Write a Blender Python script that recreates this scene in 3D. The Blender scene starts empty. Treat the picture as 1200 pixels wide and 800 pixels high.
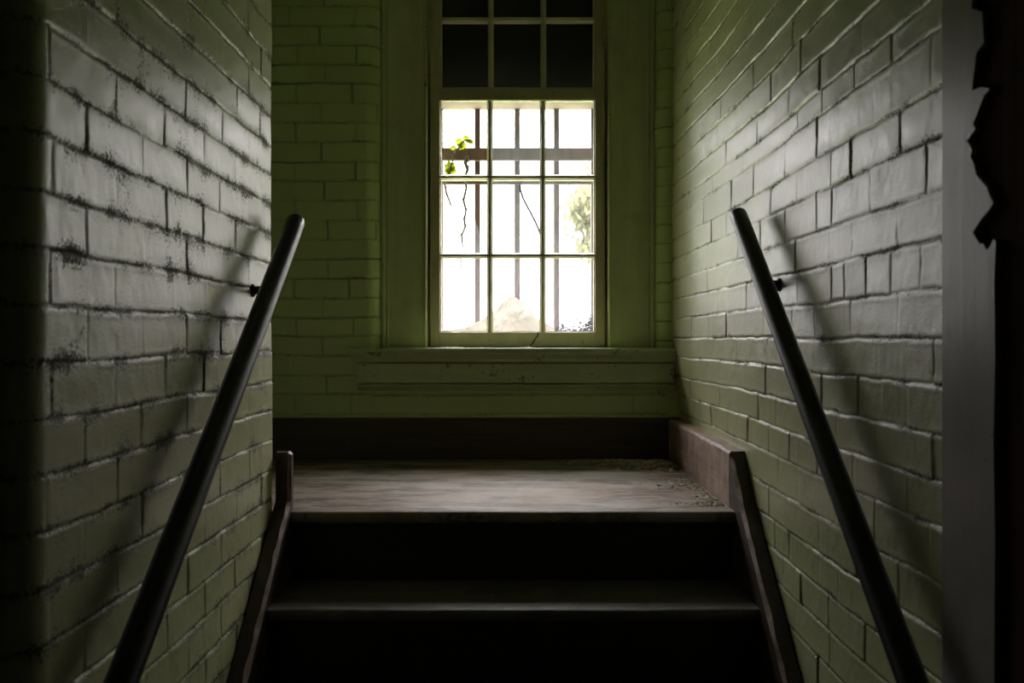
import bpy, bmesh, math, random
import numpy as np
from mathutils import Vector, Matrix, noise as mnoise

random.seed(7)
RNG = np.random.default_rng(11)
SC = bpy.context.scene
COL = SC.collection

# ------------------------------------------------------------------ camera constants
F = 1160.0            # focal length in pixels of the 1200x800 frame
VX, VY = 601.0, 395.0 # vanishing point of the stairwell
EYE = 1.513

def WX(px, Y):        # world x of an image column at depth Y
    return (px - VX) * Y / F

def WZ(py, Y):        # world z of an image row at depth Y
    return EYE + (VY - py) * Y / F

# ------------------------------------------------------------------ object helpers
def tag(o, label=None, cat=None, group=None, kind=None):
    if label: o['label'] = label
    if cat: o['category'] = cat
    if group: o['group'] = group
    if kind: o['kind'] = kind
    return o

def empty(name, loc=(0, 0, 0)):
    o = bpy.data.objects.new(name, None)
    o.empty_display_size = 0.05
    o.location = loc
    COL.objects.link(o)
    return o

def world_loc(o):
    v = Vector(o.location)
    p = o.parent
    while p:
        v += Vector(p.location); p = p.parent
    return v

def link(name, me, mat, parent=None, smooth=False):
    """Object whose origin sits at the base centre of its own mesh."""
    n = len(me.vertices)
    co = np.empty(n * 3, dtype=np.float32); me.vertices.foreach_get('co', co)
    co = co.reshape(-1, 3)
    mn, mx = co.min(0), co.max(0)
    org = np.array([(mn[0] + mx[0]) / 2, (mn[1] + mx[1]) / 2, mn[2]], dtype=np.float32)
    co -= org
    me.vertices.foreach_set('co', co.ravel())
    me.update()
    if smooth:
        me.polygons.foreach_set('use_smooth', [True] * len(me.polygons))
    if isinstance(mat, (list, tuple)):
        for m in mat: me.materials.append(m)
    else:
        me.materials.append(mat)
    o = bpy.data.objects.new(name, me)
    COL.objects.link(o)
    if parent:
        o.parent = parent
        o.location = Vector(org.tolist()) - world_loc(parent)
    else:
        o.location = org.tolist()
    return o

def obj(name, bm, mat, parent=None, smooth=False):
    me = bpy.data.meshes.new(name)
    bmesh.ops.recalc_face_normals(bm, faces=bm.faces)
    bm.to_mesh(me); bm.free()
    return link(name, me, mat, parent, smooth)

def box(bm, x0, x1, y0, y1, z0, z1, bev=0.0, seg=2):
    r = bmesh.ops.create_cube(bm, size=1.0)
    vs = r['verts']
    for v in vs:
        v.co.x = x0 if v.co.x < 0 else x1
        v.co.y = y0 if v.co.y < 0 else y1
        v.co.z = z0 if v.co.z < 0 else z1
    if bev > 0:
        es = list({e for v in vs for e in v.link_edges})
        bmesh.ops.bevel(bm, geom=es, offset=bev, segments=seg, affect='EDGES', profile=0.5)

def prism(bm, pts, axis, a0, a1, bev=0.0):
    """2D outline extruded along an axis. axis 'x': pts=(y,z); 'y': (x,z); 'z': (x,y)."""
    def P(p, a):
        if axis == 'x': return (a, p[0], p[1])
        if axis == 'y': return (p[0], a, p[1])
        return (p[0], p[1], a)
    A = [bm.verts.new(P(p, a0)) for p in pts]
    B = [bm.verts.new(P(p, a1)) for p in pts]
    n = len(pts)
    fs = [bm.faces.new(A), bm.faces.new(B[::-1])]
    for i in range(n):
        j = (i + 1) % n
        fs.append(bm.faces.new((A[i], B[i], B[j], A[j])))
    bmesh.ops.recalc_face_normals(bm, faces=fs)
    if bev > 0:
        es = list({e for f in fs for e in f.edges})
        bmesh.ops.bevel(bm, geom=es, offset=bev, segments=2, affect='EDGES', profile=0.5)

def tube(bm, pts, radii, seg=10, cap=True):
    pts = [Vector(p) for p in pts]
    if not hasattr(radii, '__len__'): radii = [radii] * len(pts)
    rings = []
    up = None
    for i, p in enumerate(pts):
        a = pts[max(0, i - 1)]; b = pts[min(len(pts) - 1, i + 1)]
        d = (b - a).normalized()
        if up is None:
            up = d.orthogonal().normalized()
        else:
            up = (up - d * up.dot(d)).normalized()
        s = d.cross(up)
        rings.append([bm.verts.new(p + (up * math.cos(t) + s * math.sin(t)) * radii[i])
                      for t in [2 * math.pi * k / seg for k in range(seg)]])
    for i in range(len(rings) - 1):
        for k in range(seg):
            j = (k + 1) % seg
            bm.faces.new((rings[i][k], rings[i][j], rings[i + 1][j], rings[i + 1][k]))
    if cap:
        bm.faces.new(rings[0][::-1]); bm.faces.new(rings[-1])

# ------------------------------------------------------------------ materials
def new_mat(name):
    m = bpy.data.materials.new(name); m.use_nodes = True
    nt = m.node_tree
    for n in list(nt.nodes): nt.nodes.remove(n)
    out = nt.nodes.new('ShaderNodeOutputMaterial')
    return m, nt, out

class NB:
    """tiny node builder"""
    def __init__(s, nt): s.nt = nt
    def n(s, t, **kw):
        nd = s.nt.nodes.new(t)
        for k, v in kw.items(): setattr(nd, k, v)
        return nd
    def l(s, a, b): s.nt.links.new(a, b)
    def coord(s, scale=(1, 1, 1)):
        tc = s.n('ShaderNodeNewGeometry')
        mp = s.n('ShaderNodeMapping'); mp.inputs['Scale'].default_value = scale
        s.l(tc.outputs['Position'], mp.inputs['Vector'])
        return mp.outputs['Vector']
    def noise(s, vec, scale, detail=4, rough=0.55, dist=0.0):
        t = s.n('ShaderNodeTexNoise')
        t.inputs['Scale'].default_value = scale
        t.inputs['Detail'].default_value = detail
        t.inputs['Roughness'].default_value = rough
        t.inputs['Distortion'].default_value = dist
        s.l(vec, t.inputs['Vector'])
        return t.outputs['Fac']
    def ramp(s, fac, stops):
        r = s.n('ShaderNodeValToRGB')
        el = r.color_ramp.elements
        while len(el) > 1: el.remove(el[0])
        el[0].position = stops[0][0]; el[0].color = c4(stops[0][1])
        for p, c in stops[1:]:
            e = el.new(p); e.color = c4(c)
        s.l(fac, r.inputs['Fac'])
        return r.outputs['Color']
    def mix(s, fac, a, b, mode='MIX'):
        m = s.n('ShaderNodeMix', data_type='RGBA', blend_type=mode)
        if isinstance(fac, (int, float)): m.inputs[0].default_value = fac
        else: s.l(fac, m.inputs[0])
        for v, i in ((a, 6), (b, 7)):
            if isinstance(v, (tuple, list)): m.inputs[i].default_value = c4(v)
            else: s.l(v, m.inputs[i])
        return m.outputs[2]
    def math(s, op, a, b=0.0, clamp=False):
        m = s.n('ShaderNodeMath', operation=op, use_clamp=clamp)
        for v, i in ((a, 0), (b, 1)):
            if isinstance(v, (int, float)): m.inputs[i].default_value = v
            else: s.l(v, m.inputs[i])
        return m.outputs[0]
    def bump(s, h, strength, dist, prev=None):
        b = s.n('ShaderNodeBump')
        b.inputs['Strength'].default_value = strength
        b.inputs['Distance'].default_value = dist
        s.l(h, b.inputs['Height'])
        if prev: s.l(prev, b.inputs['Normal'])
        return b.outputs['Normal']

def c4(c):
    if isinstance(c, (int, float)): return (c, c, c, 1)
    return (c[0], c[1], c[2], 1)

def principled(nb, out, col, rough, normal=None, spec=0.5, ior=1.5, metal=0.0):
    p = nb.n('ShaderNodeBsdfPrincipled')
    if isinstance(col, (tuple, list)): p.inputs['Base Color'].default_value = c4(col)
    else: nb.l(col, p.inputs['Base Color'])
    if isinstance(rough, (int, float)): p.inputs['Roughness'].default_value = rough
    else: nb.l(rough, p.inputs['Roughness'])
    p.inputs['Specular IOR Level'].default_value = spec
    p.inputs['IOR'].default_value = ior
    p.inputs['Metallic'].default_value = metal
    if normal: nb.l(normal, p.inputs['Normal'])
    nb.l(p.outputs[0], out.inputs['Surface'])
    return p

def mat_paint_brick(name, base, dirt_amt, rough=0.34, spec=0.5, ior=2.4):
    m, nt, out = new_mat(name); nb = NB(nt)
    v = nb.coord()
    big = nb.noise(v, 3.0, 3)
    col = nb.mix(nb.ramp(big, [(0.35, 0.0), (0.7, 1.0)]), tuple(c * 0.93 for c in base), tuple(min(1, c * 1.06) for c in base))
    # rubbed and yellowed patches
    mid = nb.noise(v, 17.0, 4, 0.6)
    col = nb.mix(nb.ramp(mid, [(0.52, 0.0), (0.75, 0.35)]), col, (base[0] * 1.05, base[1] * 0.95, base[2] * 0.95))
    # grime that clings around the joints
    at = nb.n('ShaderNodeAttribute', attribute_name='joint')
    fine = nb.noise(v, 190.0, 3, 0.75)
    clus = nb.noise(v, 11.0, 4, 0.6)
    near = nb.math('MULTIPLY', at.outputs['Fac'], 0.21)
    thr = nb.math('ADD', nb.math('MULTIPLY', fine, 0.62), near)
    thr = nb.math('ADD', thr, nb.math('MULTIPLY', clus, 0.52))
    spots = nb.ramp(thr, [(0.84 - 0.10 * dirt_amt, 0.0), (0.885 - 0.10 * dirt_amt, 1.0)])
    # joint lines themselves hold dark dust
    core = nb.n('ShaderNodeAttribute', attribute_name='core')
    line = nb.math('MULTIPLY', core.outputs['Fac'], 0.72)
    dirt = nb.math('MAXIMUM', nb.math('MULTIPLY', spots, 0.8 if dirt_amt > 0.5 else 0.6), line)
    col = nb.mix(dirt, col, (0.022, 0.020, 0.015))
    rg = nb.math('ADD', nb.math('MULTIPLY', nb.noise(v, 25.0, 3), 0.16), rough - 0.08)
    rg = nb.math('ADD', rg, nb.math('MULTIPLY', dirt, 0.4), clamp=True)
    # brushed paint: faint vertical drags, pits
    vd = nb.coord((60, 60, 9))
    drag = nb.noise(vd, 1.0, 3)
    b1 = nb.bump(drag, 0.14, 0.0010)
    b2 = nb.bump(nb.noise(v, 130.0, 4, 0.7), 0.35, 0.0010, b1)
    grit = nb.math('MULTIPLY', nb.noise(v, 260.0, 3, 0.7), nb.math('ADD', nb.math('MULTIPLY', at.outputs['Fac'], 1.0), 0.12))
    b2 = nb.bump(grit, 0.6, 0.0018, b2)
    b3 = nb.bump(nb.math('MULTIPLY', spots, -1.0), 0.5, 0.0012, b2)
    p = principled(nb, out, col, rg, b3, spec, ior)
    nb.l(nb.math('MULTIPLY', nb.math('SUBTRACT', 1.0, nb.math('MULTIPLY', dirt, 1.15), clamp=True), spec), p.inputs['Specular IOR Level'])
    return m

def mat_painted_wood(name, base, rough=0.42, chip=0.3, dark=(0.05, 0.04, 0.025), axis=2):
    m, nt, out = new_mat(name); nb = NB(nt)
    sc = [26, 26, 26]; sc[axis] = 2.0
    v = nb.coord(); g = nb.coord(tuple(sc))
    grain = nb.noise(g, 1.0, 5, 0.6)
    col = nb.mix(nb.ramp(grain, [(0.3, 0.0), (0.7, 1.0)]), tuple(c * 0.85 for c in base), base)
    blot = nb.noise(v, 9.0, 4, 0.65)
    col = nb.mix(nb.ramp(blot, [(0.50, 0.0), (0.72, 0.45)]), col, tuple(c * 0.6 for c in base))
    chips = nb.ramp(nb.math('ADD', nb.math('MULTIPLY', nb.noise(v, 60.0, 4, 0.7), 0.6), nb.math('MULTIPLY', nb.noise(v, 7.0, 2), 0.4)),
                    [(0.66 - 0.08 * chip, 0.0), (0.69 - 0.08 * chip, 1.0)])
    col = nb.mix(nb.math('MULTIPLY', chips, 0.75), col, dark)
    b = nb.bump(grain, 0.3, 0.002)
    b = nb.bump(nb.noise(v, 120.0, 3), 0.25, 0.0008, b)
    principled(nb, out, col, nb.math('ADD', nb.math('MULTIPLY', blot, 0.25), rough - 0.12), b)
    return m

def mat_old_wood(name, a, bcol, rough=0.6, axis=1, dust=0.0, dustcol=(0.3, 0.27, 0.24), spec=0.4):
    m, nt, out = new_mat(name); nb = NB(nt)
    sc = [40, 40, 40]; sc[axis] = 2.5
    v = nb.coord(); g = nb.coord(tuple(sc))
    grain = nb.noise(g, 1.0, 6, 0.65, 0.6)
    col = nb.mix(nb.ramp(grain, [(0.35, 0.0), (0.68, 1.0)]), a, bcol)
    wear = nb.noise(v, 14.0, 5, 0.7)
    col = nb.mix(nb.ramp(wear, [(0.45, 0.0), (0.7, dust)]), col, dustcol)
    pit = nb.ramp(nb.noise(v, 55.0, 4, 0.75), [(0.62, 0.0), (0.67, 1.0)])
    col = nb.mix(nb.math('MULTIPLY', pit, 0.7), col, tuple(c * 0.3 for c in a))
    b = nb.bump(grain, 0.5, 0.002)
    b = nb.bump(nb.math('MULTIPLY', pit, -1.0), 0.4, 0.002, b)
    principled(nb, out, col, rough, b, spec)
    return m

def mat_plain(name, col, rough=0.5, spec=0.5, nscale=40.0, var=0.25, bumpd=0.0006, metal=0.0):
    m, nt, out = new_mat(name); nb = NB(nt)
    v = nb.coord()
    n1 = nb.noise(v, nscale, 4, 0.6)
    c = nb.mix(nb.ramp(n1, [(0.3, 0.0), (0.7, 1.0)]), tuple(x * (1 - var) for x in col), tuple(min(1, x * (1 + var)) for x in col))
    b = nb.bump(nb.noise(v, nscale * 3, 3), 0.4, bumpd)
    principled(nb, out, c, rough, b, spec, metal=metal)
    return m

PAINT = (0.48, 0.50, 0.27)
M = {}
M['brick_left'] = mat_paint_brick('glossy_green_paint_grimy', PAINT, 1.25)
M['brick_right'] = mat_paint_brick('glossy_green_paint', PAINT, 0.62)
M['brick_back'] = mat_paint_brick('green_paint_back', (0.54, 0.65, 0.28), 0.3, rough=0.42, ior=1.55)
M['casing'] = mat_painted_wood('green_gloss_on_wood', (0.55, 0.60, 0.31), 0.40, 0.15)
M['stool'] = mat_painted_wood('green_gloss_on_sill', (0.58, 0.66, 0.35), 0.40, 0.9, axis=0)
M['sash'] = mat_painted_wood('olive_sash_paint', (0.50, 0.46, 0.28), 0.38, 0.5, dark=(0.10, 0.07, 0.04))
M['putty'] = mat_plain('dry_putty', (0.62, 0.58, 0.52), 0.8, nscale=60)
M['skirt'] = mat_old_wood('dusty_brown_skirting', (0.20, 0.125, 0.10), (0.38, 0.27, 0.215), 0.6, 1, 0.7, (0.50, 0.40, 0.34))
M['string'] = mat_old_wood('dark_brown_stringer', (0.040, 0.024, 0.018), (0.075, 0.046, 0.036), 0.5, 1, 0.35, (0.14, 0.10, 0.085))
M['base'] = mat_old_wood('black_brown_baseboard', (0.05, 0.038, 0.030), (0.09, 0.068, 0.054), 0.5, 0, 0.3, (0.08, 0.06, 0.05))
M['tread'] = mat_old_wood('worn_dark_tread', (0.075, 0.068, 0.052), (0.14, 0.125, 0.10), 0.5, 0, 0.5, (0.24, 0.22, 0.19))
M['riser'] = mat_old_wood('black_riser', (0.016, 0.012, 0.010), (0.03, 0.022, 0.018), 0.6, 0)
M['rail'] = mat_plain('black_rail_paint', (0.012, 0.012, 0.014), 0.40, 0.4, 60, 0.3, 0.0004)
M['jamb_brown'] = mat_old_wood('dark_brown_door_wood', (0.030, 0.014, 0.007), (0.06, 0.028, 0.014), 0.9, 2, spec=0.03)
M['jamb_grey'] = mat_painted_wood('flaking_grey_paint', (0.36, 0.335, 0.33), 0.36, 0.15, axis=2)
M['dark'] = mat_plain('dark_hall_paint', (0.10, 0.11, 0.07), 0.5, nscale=5)
M['ceil'] = mat_plain('old_plaster', (0.30, 0.31, 0.24), 0.8, nscale=6)
M['blackout'] = mat_plain('black_board', (0.010, 0.011, 0.014), 0.6, 0.3, 12)
M['bars'] = mat_old_wood('brown_grille_paint', (0.055, 0.032, 0.030), (0.10, 0.065, 0.06), 0.6, 2)
M['lintel'] = mat_plain('pink_grey_lintel', (0.10, 0.05, 0.06), 0.8, nscale=20)
M['masonry'] = mat_plain('outer_masonry', (0.35, 0.30, 0.27), 0.9, nscale=10)
M['paper'] = mat_plain('dusty_sheet', (0.32, 0.30, 0.28), 0.7, 0.2, 25, 0.06, 0.0008)
M['leafdebris'] = mat_plain('dry_leaf_litter', (0.05, 0.03, 0.022), 0.8, nscale=90, var=0.6)
M['flake'] = mat_plain('paint_flakes', (0.60, 0.54, 0.42), 0.7, nscale=70, var=0.45)
M['ground'] = mat_plain('grass_ground', (0.16, 0.20, 0.10), 0.9, nscale=3, var=0.4)
M['twig'] = mat_plain('bare_twig', (0.05, 0.04, 0.035), 0.8, nscale=80)

def mat_leaf(name, col):
    m, nt, out = new_mat(name); nb = NB(nt)
    v = nb.coord()
    c = nb.mix(nb.noise(v, 60, 3), tuple(x * 0.6 for x in col), col)
    d = nb.n('ShaderNodeBsdfDiffuse'); t = nb.n('ShaderNodeBsdfTranslucent')
    nb.l(c, d.inputs[0]); nb.l(c, t.inputs[0])
    mx = nb.n('ShaderNodeMixShader'); mx.inputs[0].default_value = 0.6
    nb.l(d.outputs[0], mx.inputs[1]); nb.l(t.outputs[0], mx.inputs[2])
    nb.l(mx.outputs[0], out.inputs['Surface'])
    return m
M['leaf'] = mat_leaf('yellow_green_leaf', (0.12, 0.145, 0.010))
M['treeleaf'] = mat_leaf('autumn_leaf', (0.075, 0.072, 0.04))

def mat_glass(name, film, tint=(0.76, 0.84, 1.0)):
    """window glass under a dried milky film with vertical streaks"""
    m, nt, out = new_mat(name); nb = NB(nt)
    v = nb.coord(); vs = nb.coord((230, 230, 7)); vs2 = nb.coord((60, 60, 3))
    streak = nb.noise(vs, 1.0, 4, 0.6)
    s2 = nb.noise(vs2, 1.0, 4, 0.6)
    blot = nb.noise(v, 22.0, 5, 0.65)
    f = nb.math('ADD', nb.math('MULTIPLY', streak, 0.30), nb.math('MULTIPLY', s2, 0.25))
    f = nb.math('ADD', f, nb.math('MULTIPLY', blot, 0.35))
    f = nb.math('MULTIPLY', nb.math('POWER', nb.math('ADD', f, 0.55), 3.0), film, clamp=True)
    tr = nb.n('ShaderNodeBsdfTransparent'); tr.inputs[0].default_value = c4((0.96, 0.97, 0.99))
    tl = nb.n('ShaderNodeBsdfTranslucent')
    specks = nb.ramp(nb.noise(v, 240.0, 2, 0.6), [(0.70, 0.0), (0.74, 0.6)])
    nb.l(nb.mix(specks, tint, (0.3, 0.26, 0.24)), tl.inputs[0])
    mx = nb.n('ShaderNodeMixShader'); nb.l(f, mx.inputs[0])
    nb.l(tr.outputs[0], mx.inputs[1]); nb.l(tl.outputs[0], mx.inputs[2])
    gl = nb.n('ShaderNodeBsdfGlossy'); gl.inputs['Roughness'].default_value = 0.08
    mx2 = nb.n('ShaderNodeMixShader')
    fr = nb.n('ShaderNodeFresnel'); fr.inputs[0].default_value = 1.45
    nb.l(nb.math('MULTIPLY', fr.outputs[0], 0.6), mx2.inputs[0])
    nb.l(mx.outputs[0], mx2.inputs[1]); nb.l(gl.outputs[0], mx2.inputs[2])
    nb.l(mx2.outputs[0], out.inputs['Surface'])
    return m
M['glass'] = mat_glass('milky_glass', 0.026)
M['glass_dark'] = mat_glass('dusty_upper_glass', 0.004)

def mat_floor():
    m, nt, out = new_mat('worn_landing_floor'); nb = NB(nt)
    v = nb.coord(); vx = nb.coord((4, 12, 1)); vf = nb.coord((14, 60, 1))
    a = nb.noise(v, 2.2, 5, 0.6, 0.5)
    streak = nb.noise(vx, 1.0, 5, 0.65, 0.4)
    scr = nb.noise(vf, 1.0, 4, 0.7)
    col = nb.mix(nb.ramp(a, [(0.35, 0.0), (0.65, 1.0)]), (0.29, 0.275, 0.245), (0.26, 0.18, 0.13))
    col = nb.mix(nb.ramp(streak, [(0.46, 0.0), (0.58, 0.8)]), col, (0.09, 0.06, 0.045))
    col = nb.mix(nb.ramp(scr, [(0.54, 0.0), (0.62, 0.7)]), col, (0.36, 0.30, 0.24))
    spk = nb.ramp(nb.noise(v, 60.0, 4, 0.7), [(0.60, 0.0), (0.68, 0.6)])
    col = nb.mix(spk, col, (0.10, 0.07, 0.05))
    b = nb.bump(streak, 0.4, 0.003); b = nb.bump(nb.noise(v, 80, 4), 0.4, 0.0015, b)
    principled(nb, out, col, nb.math('ADD', nb.math('MULTIPLY', a, 0.25), 0.58), b, 0.18)
    return m
M['floor'] = mat_floor()

# ------------------------------------------------------------------ painted brickwork as real relief
def vnoise(x, y, seed):
    """2D value noise on arrays, range -1..1"""
    r = np.random.default_rng(seed)
    T = r.uniform(-1, 1, (256, 256)).astype(np.float32)
    xi = np.floor(x).astype(int); yi = np.floor(y).astype(int)
    fx = x - xi; fy = y - yi
    fx = fx * fx * (3 - 2 * fx); fy = fy * fy * (3 - 2 * fy)
    a = T[xi % 256, yi % 256]; b = T[(xi + 1) % 256, yi % 256]
    c = T[xi % 256, (yi + 1) % 256]; d = T[(xi + 1) % 256, (yi + 1) % 256]
    return (a * (1 - fx) + b * fx) * (1 - fy) + (c * (1 - fx) + d * fx) * fy

def path_points(segs, ds):
    """segs: ('l',(x,y),(x,y)) or ('a',(cx,cy),r,a0,a1) -> x, y, nx, ny, s"""
    X, Y, NX, NY = [], [], [], []
    for sg in segs:
        if sg[0] == 'l':
            (x0, y0), (x1, y1) = sg[1], sg[2]
            L = math.hypot(x1 - x0, y1 - y0); step = sg[3] if len(sg) > 3 else ds
            n = max(2, int(L / step))
            for i in range(n):
                t = i / n
                X.append(x0 + (x1 - x0) * t); Y.append(y0 + (y1 - y0) * t)
                NX.append((y1 - y0) / L); NY.append(-(x1 - x0) / L)
        else:
            _, (cx, cy), r, a0, a1, out = sg
            n = max(4, int(abs(a1 - a0) * r / 0.004))
            for i in range(n):
                a = a0 + (a1 - a0) * i / n
                X.append(cx + r * math.cos(a)); Y.append(cy + r * math.sin(a))
                NX.append(math.cos(a) * out); NY.append(math.sin(a) * out)
    sg = segs[-1]
    if sg[0] == 'l':
        X.append(sg[2][0]); Y.append(sg[2][1]); NX.append(NX[-1]); NY.append(NY[-1])
    X, Y, NX, NY = map(np.array, (X, Y, NX, NY))
    s = np.concatenate([[0], np.cumsum(np.hypot(np.diff(X), np.diff(Y)))])
    return X, Y, NX, NY, s

def brick_mesh(name, segs, z_lo, z_hi, line0, step, joint_fn, seed, ds=0.0036, dz=0.0021,
               depth=0.0022, lines_fix=None, lean=None, rough=1.0, flip=False):
    X, Y, NX, NY, s = path_points(segs, ds)
    z = np.arange(z_lo, z_hi + dz, dz)
    ns, nz = len(s), len(z)
    S, Z = np.meshgrid(s, z, indexing='ij')
    r = np.random.default_rng(seed)
    # wavy courses
    Zw = Z + 0.0035 * vnoise(S * 3.1, Z * 2.0 + 5, seed + 1) * rough + 0.0016 * vnoise(S * 14, Z * 14, seed + 2) * rough \
           + 0.0008 * vnoise(S * 60, Z * 60, seed + 3) * rough
    kmin = int(math.floor((line0 - z_hi) / step)) - 2
    kmax = int(math.ceil((line0 - z_lo) / step)) + 2
    ks = np.arange(kmin, kmax + 1)
    lz = line0 - step * ks + r.uniform(-0.0022, 0.0022, len(ks)) * rough
    if lines_fix:
        for k, v in lines_fix.items():
            if kmin <= k <= kmax: lz[k - kmin] = v
    asc = lz[::-1]
    idx = np.searchsorted(asc, Zw)                       # line above
    kk_above = (len(ks) - 1 - np.clip(idx, 0, len(ks) - 1))   # index in ks of the line above
    kk_below = np.clip(kk_above + 1, 0, len(ks) - 1)
    d_up = lz[kk_above] - Zw
    d_dn = Zw - lz[kk_below]
    # horizontal joints: depth and width vary along the line
    dep_line = r.uniform(0.55, 1.15, len(ks))
    wid = 0.0031 * (1 + 0.35 * vnoise(S * 9, Z * 9, seed + 4))
    ampU = dep_line[kk_above] * (0.85 + 0.45 * vnoise(S * 5.0, kk_above * 7.3, seed + 5))
    ampD = dep_line[kk_below] * (0.85 + 0.45 * vnoise(S * 5.0, kk_below * 7.3, seed + 5))
    jag = 1 + 0.30 * vnoise(S * 90, Z * 90, seed + 6)
    gU = np.exp(-(np.abs(d_up) / (wid * jag)) ** 2.2) * ampU
    gD = np.exp(-(np.abs(d_dn) / (wid * jag * 0.8)) ** 2.2) * ampD
    H = -depth * np.maximum(gU, gD)
    line_core = np.maximum(np.exp(-(d_up / 0.0028) ** 2) * np.clip(ampU - 0.35, 0, 1), np.exp(-(d_dn / 0.0022) ** 2) * np.clip(ampD - 0.45, 0, 1) * 0.6)
    near = np.maximum(np.exp(-(np.abs(d_up) / 0.015)), np.exp(-(np.abs(d_dn) / 0.013)))
    # vertical joints course by course
    course = ks[kk_above]
    Sw = S + 0.0014 * vnoise(S * 40, Z * 40, seed + 7)
    for k in ks:
        m = (course == k)
        if not m.any(): continue
        js = np.array(sorted(joint_fn(int(k), s)))
        cols = np.where(m.any(axis=1))[0]
        mm = m
        sv = Sw[mm]; zv = Z[mm]
        if len(js) == 0: js = np.array([-9.0])
        ji = np.searchsorted(js, sv)
        left = np.where(ji > 0, js[np.clip(ji - 1, 0, len(js) - 1)], -9.0)
        right = np.where(ji < len(js), js[np.clip(ji, 0, len(js) - 1)], 99.0)
        rr = np.random.default_rng(seed * 1000 + int(k) + 500)
        J = rr.uniform(0.12, 1.1, len(js) + 1) ** 1.2
        al = J[np.clip(ji - 1, 0, len(js))]; ar = J[np.clip(ji, 0, len(js))]
        dl = sv - left; dr = right - sv
        w = 0.0030
        g = np.maximum(np.exp(-(np.abs(dl) / w) ** 2.0) * al, np.exp(-(np.abs(dr) / w) ** 2.0) * ar)
        nbk = len(js) + 1
        off = rr.uniform(-0.0011, 0.0011, nbk)[np.clip(ji, 0, nbk - 1)]
        tlt = rr.uniform(-0.014, 0.014, nbk)[np.clip(ji, 0, nbk - 1)]
        tlz = rr.uniform(-0.022, 0.022, nbk)[np.clip(ji, 0, nbk - 1)]
        cs = np.clip(sv - (np.maximum(left, sv - 0.2) + np.minimum(right, sv + 0.2)) / 2, -0.11, 0.11)
        zc = line0 - step * (k + 0.5)
        H[mm] = np.minimum(H[mm], -depth * 1.25 * g) + off * rough + tlt * cs * rough + tlz * (zv - zc) * rough
        line_core[mm] = np.maximum(line_core[mm], np.maximum(np.exp(-(dl / 0.0024) ** 2) * np.clip(al - 0.2, 0, 1), np.exp(-(dr / 0.0024) ** 2) * np.clip(ar - 0.2, 0, 1)))
        near[mm] = np.maximum(near[mm], np.maximum(np.exp(-np.abs(dl) / 0.009) * al, np.exp(-np.abs(dr) / 0.009) * ar) * 0.8)
    # hand-thick paint and worn brick faces
    H += 0.0020 * vnoise(S * 2.3, Z * 2.3, seed + 8) * rough
    H += 0.0005 * vnoise(S * 22, Z * 22, seed + 9) * rough
    H += 0.00025 * vnoise(S * 75, Z * 55, seed + 10) * rough
    # paint beads along brick edges
    bead = np.exp(-((d_dn - 0.0085) / 0.0035) ** 2) * 0.0002 + np.exp(-((d_up - 0.0085) / 0.0035) ** 2) * 0.0004
    H += bead * (0.6 + 0.6 * vnoise(S * 30, Z * 4, seed + 12)) * rough
    px = X[:, None] + NX[:, None] * H
    py = Y[:, None] + NY[:, None] * H
    if lean is not None: px = px + lean(Y[:, None] + 0 * Z, Z)
    co = np.stack([px, py, Z], axis=-1).reshape(-1, 3).astype(np.float32)
    i = np.arange(ns - 1)[:, None]; j = np.arange(nz - 1)[None, :]
    a = i * nz + j; b = (i + 1) * nz + j
    quads = np.stack([a, b, b + 1, a + 1], axis=-1).reshape(-1, 4)
    if flip: quads = quads[:, ::-1]
    return co, quads, near.reshape(-1), np.clip(line_core, 0, 1).reshape(-1)

def mesh_from(name, parts):
    """parts: list of (co, quads, near, core)"""
    off = 0; C, Q, N, K = [], [], [], []
    for co, q, n, k in parts:
        C.append(co); Q.append(q + off); N.append(n); K.append(k); off += len(co)
    C = np.concatenate(C); Q = np.concatenate(Q); N = np.concatenate(N); K = np.concatenate(K)
    me = bpy.data.meshes.new(name)
    me.vertices.add(len(C)); me.vertices.foreach_set('co', C.ravel())
    me.loops.add(len(Q) * 4); me.loops.foreach_set('vertex_index', Q.ravel().astype(np.int32))
    me.polygons.add(len(Q))
    me.polygons.foreach_set('loop_start', (np.arange(len(Q)) * 4).astype(np.int32))
    me.update(calc_edges=True)
    at = me.attributes.new('joint', 'FLOAT', 'POINT'); at.data.foreach_set('value', N.astype(np.float32))
    at = me.attributes.new('core', 'FLOAT', 'POINT'); at.data.foreach_set('value', K.astype(np.float32))
    me.validate()
    return me

def plain_quads(co, faces):
    co = np.array(co, dtype=np.float32)
    return co, np.array(faces), np.zeros(len(co)), np.zeros(len(co))

def box_part(x0, x1, y0, y1, z0, z1):
    co = [(x, y, z) for x in (x0, x1) for y in (y0, y1) for z in (z0, z1)]
    f = [(0, 1, 3, 2), (4, 6, 7, 5), (0, 4, 5, 1), (2, 3, 7, 6), (0, 2, 6, 4), (1, 5, 7, 3)]
    return plain_quads(co, f)

PI = math.pi
ZTOP = 3.0
# ---- stair numbers
Z_L = 1.071; RUN = 0.25; RISE = 0.1785
Y_EDGE = 2.5
Y_BACK = 3.6
XW = 0.605
XS = 0.5625

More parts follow.
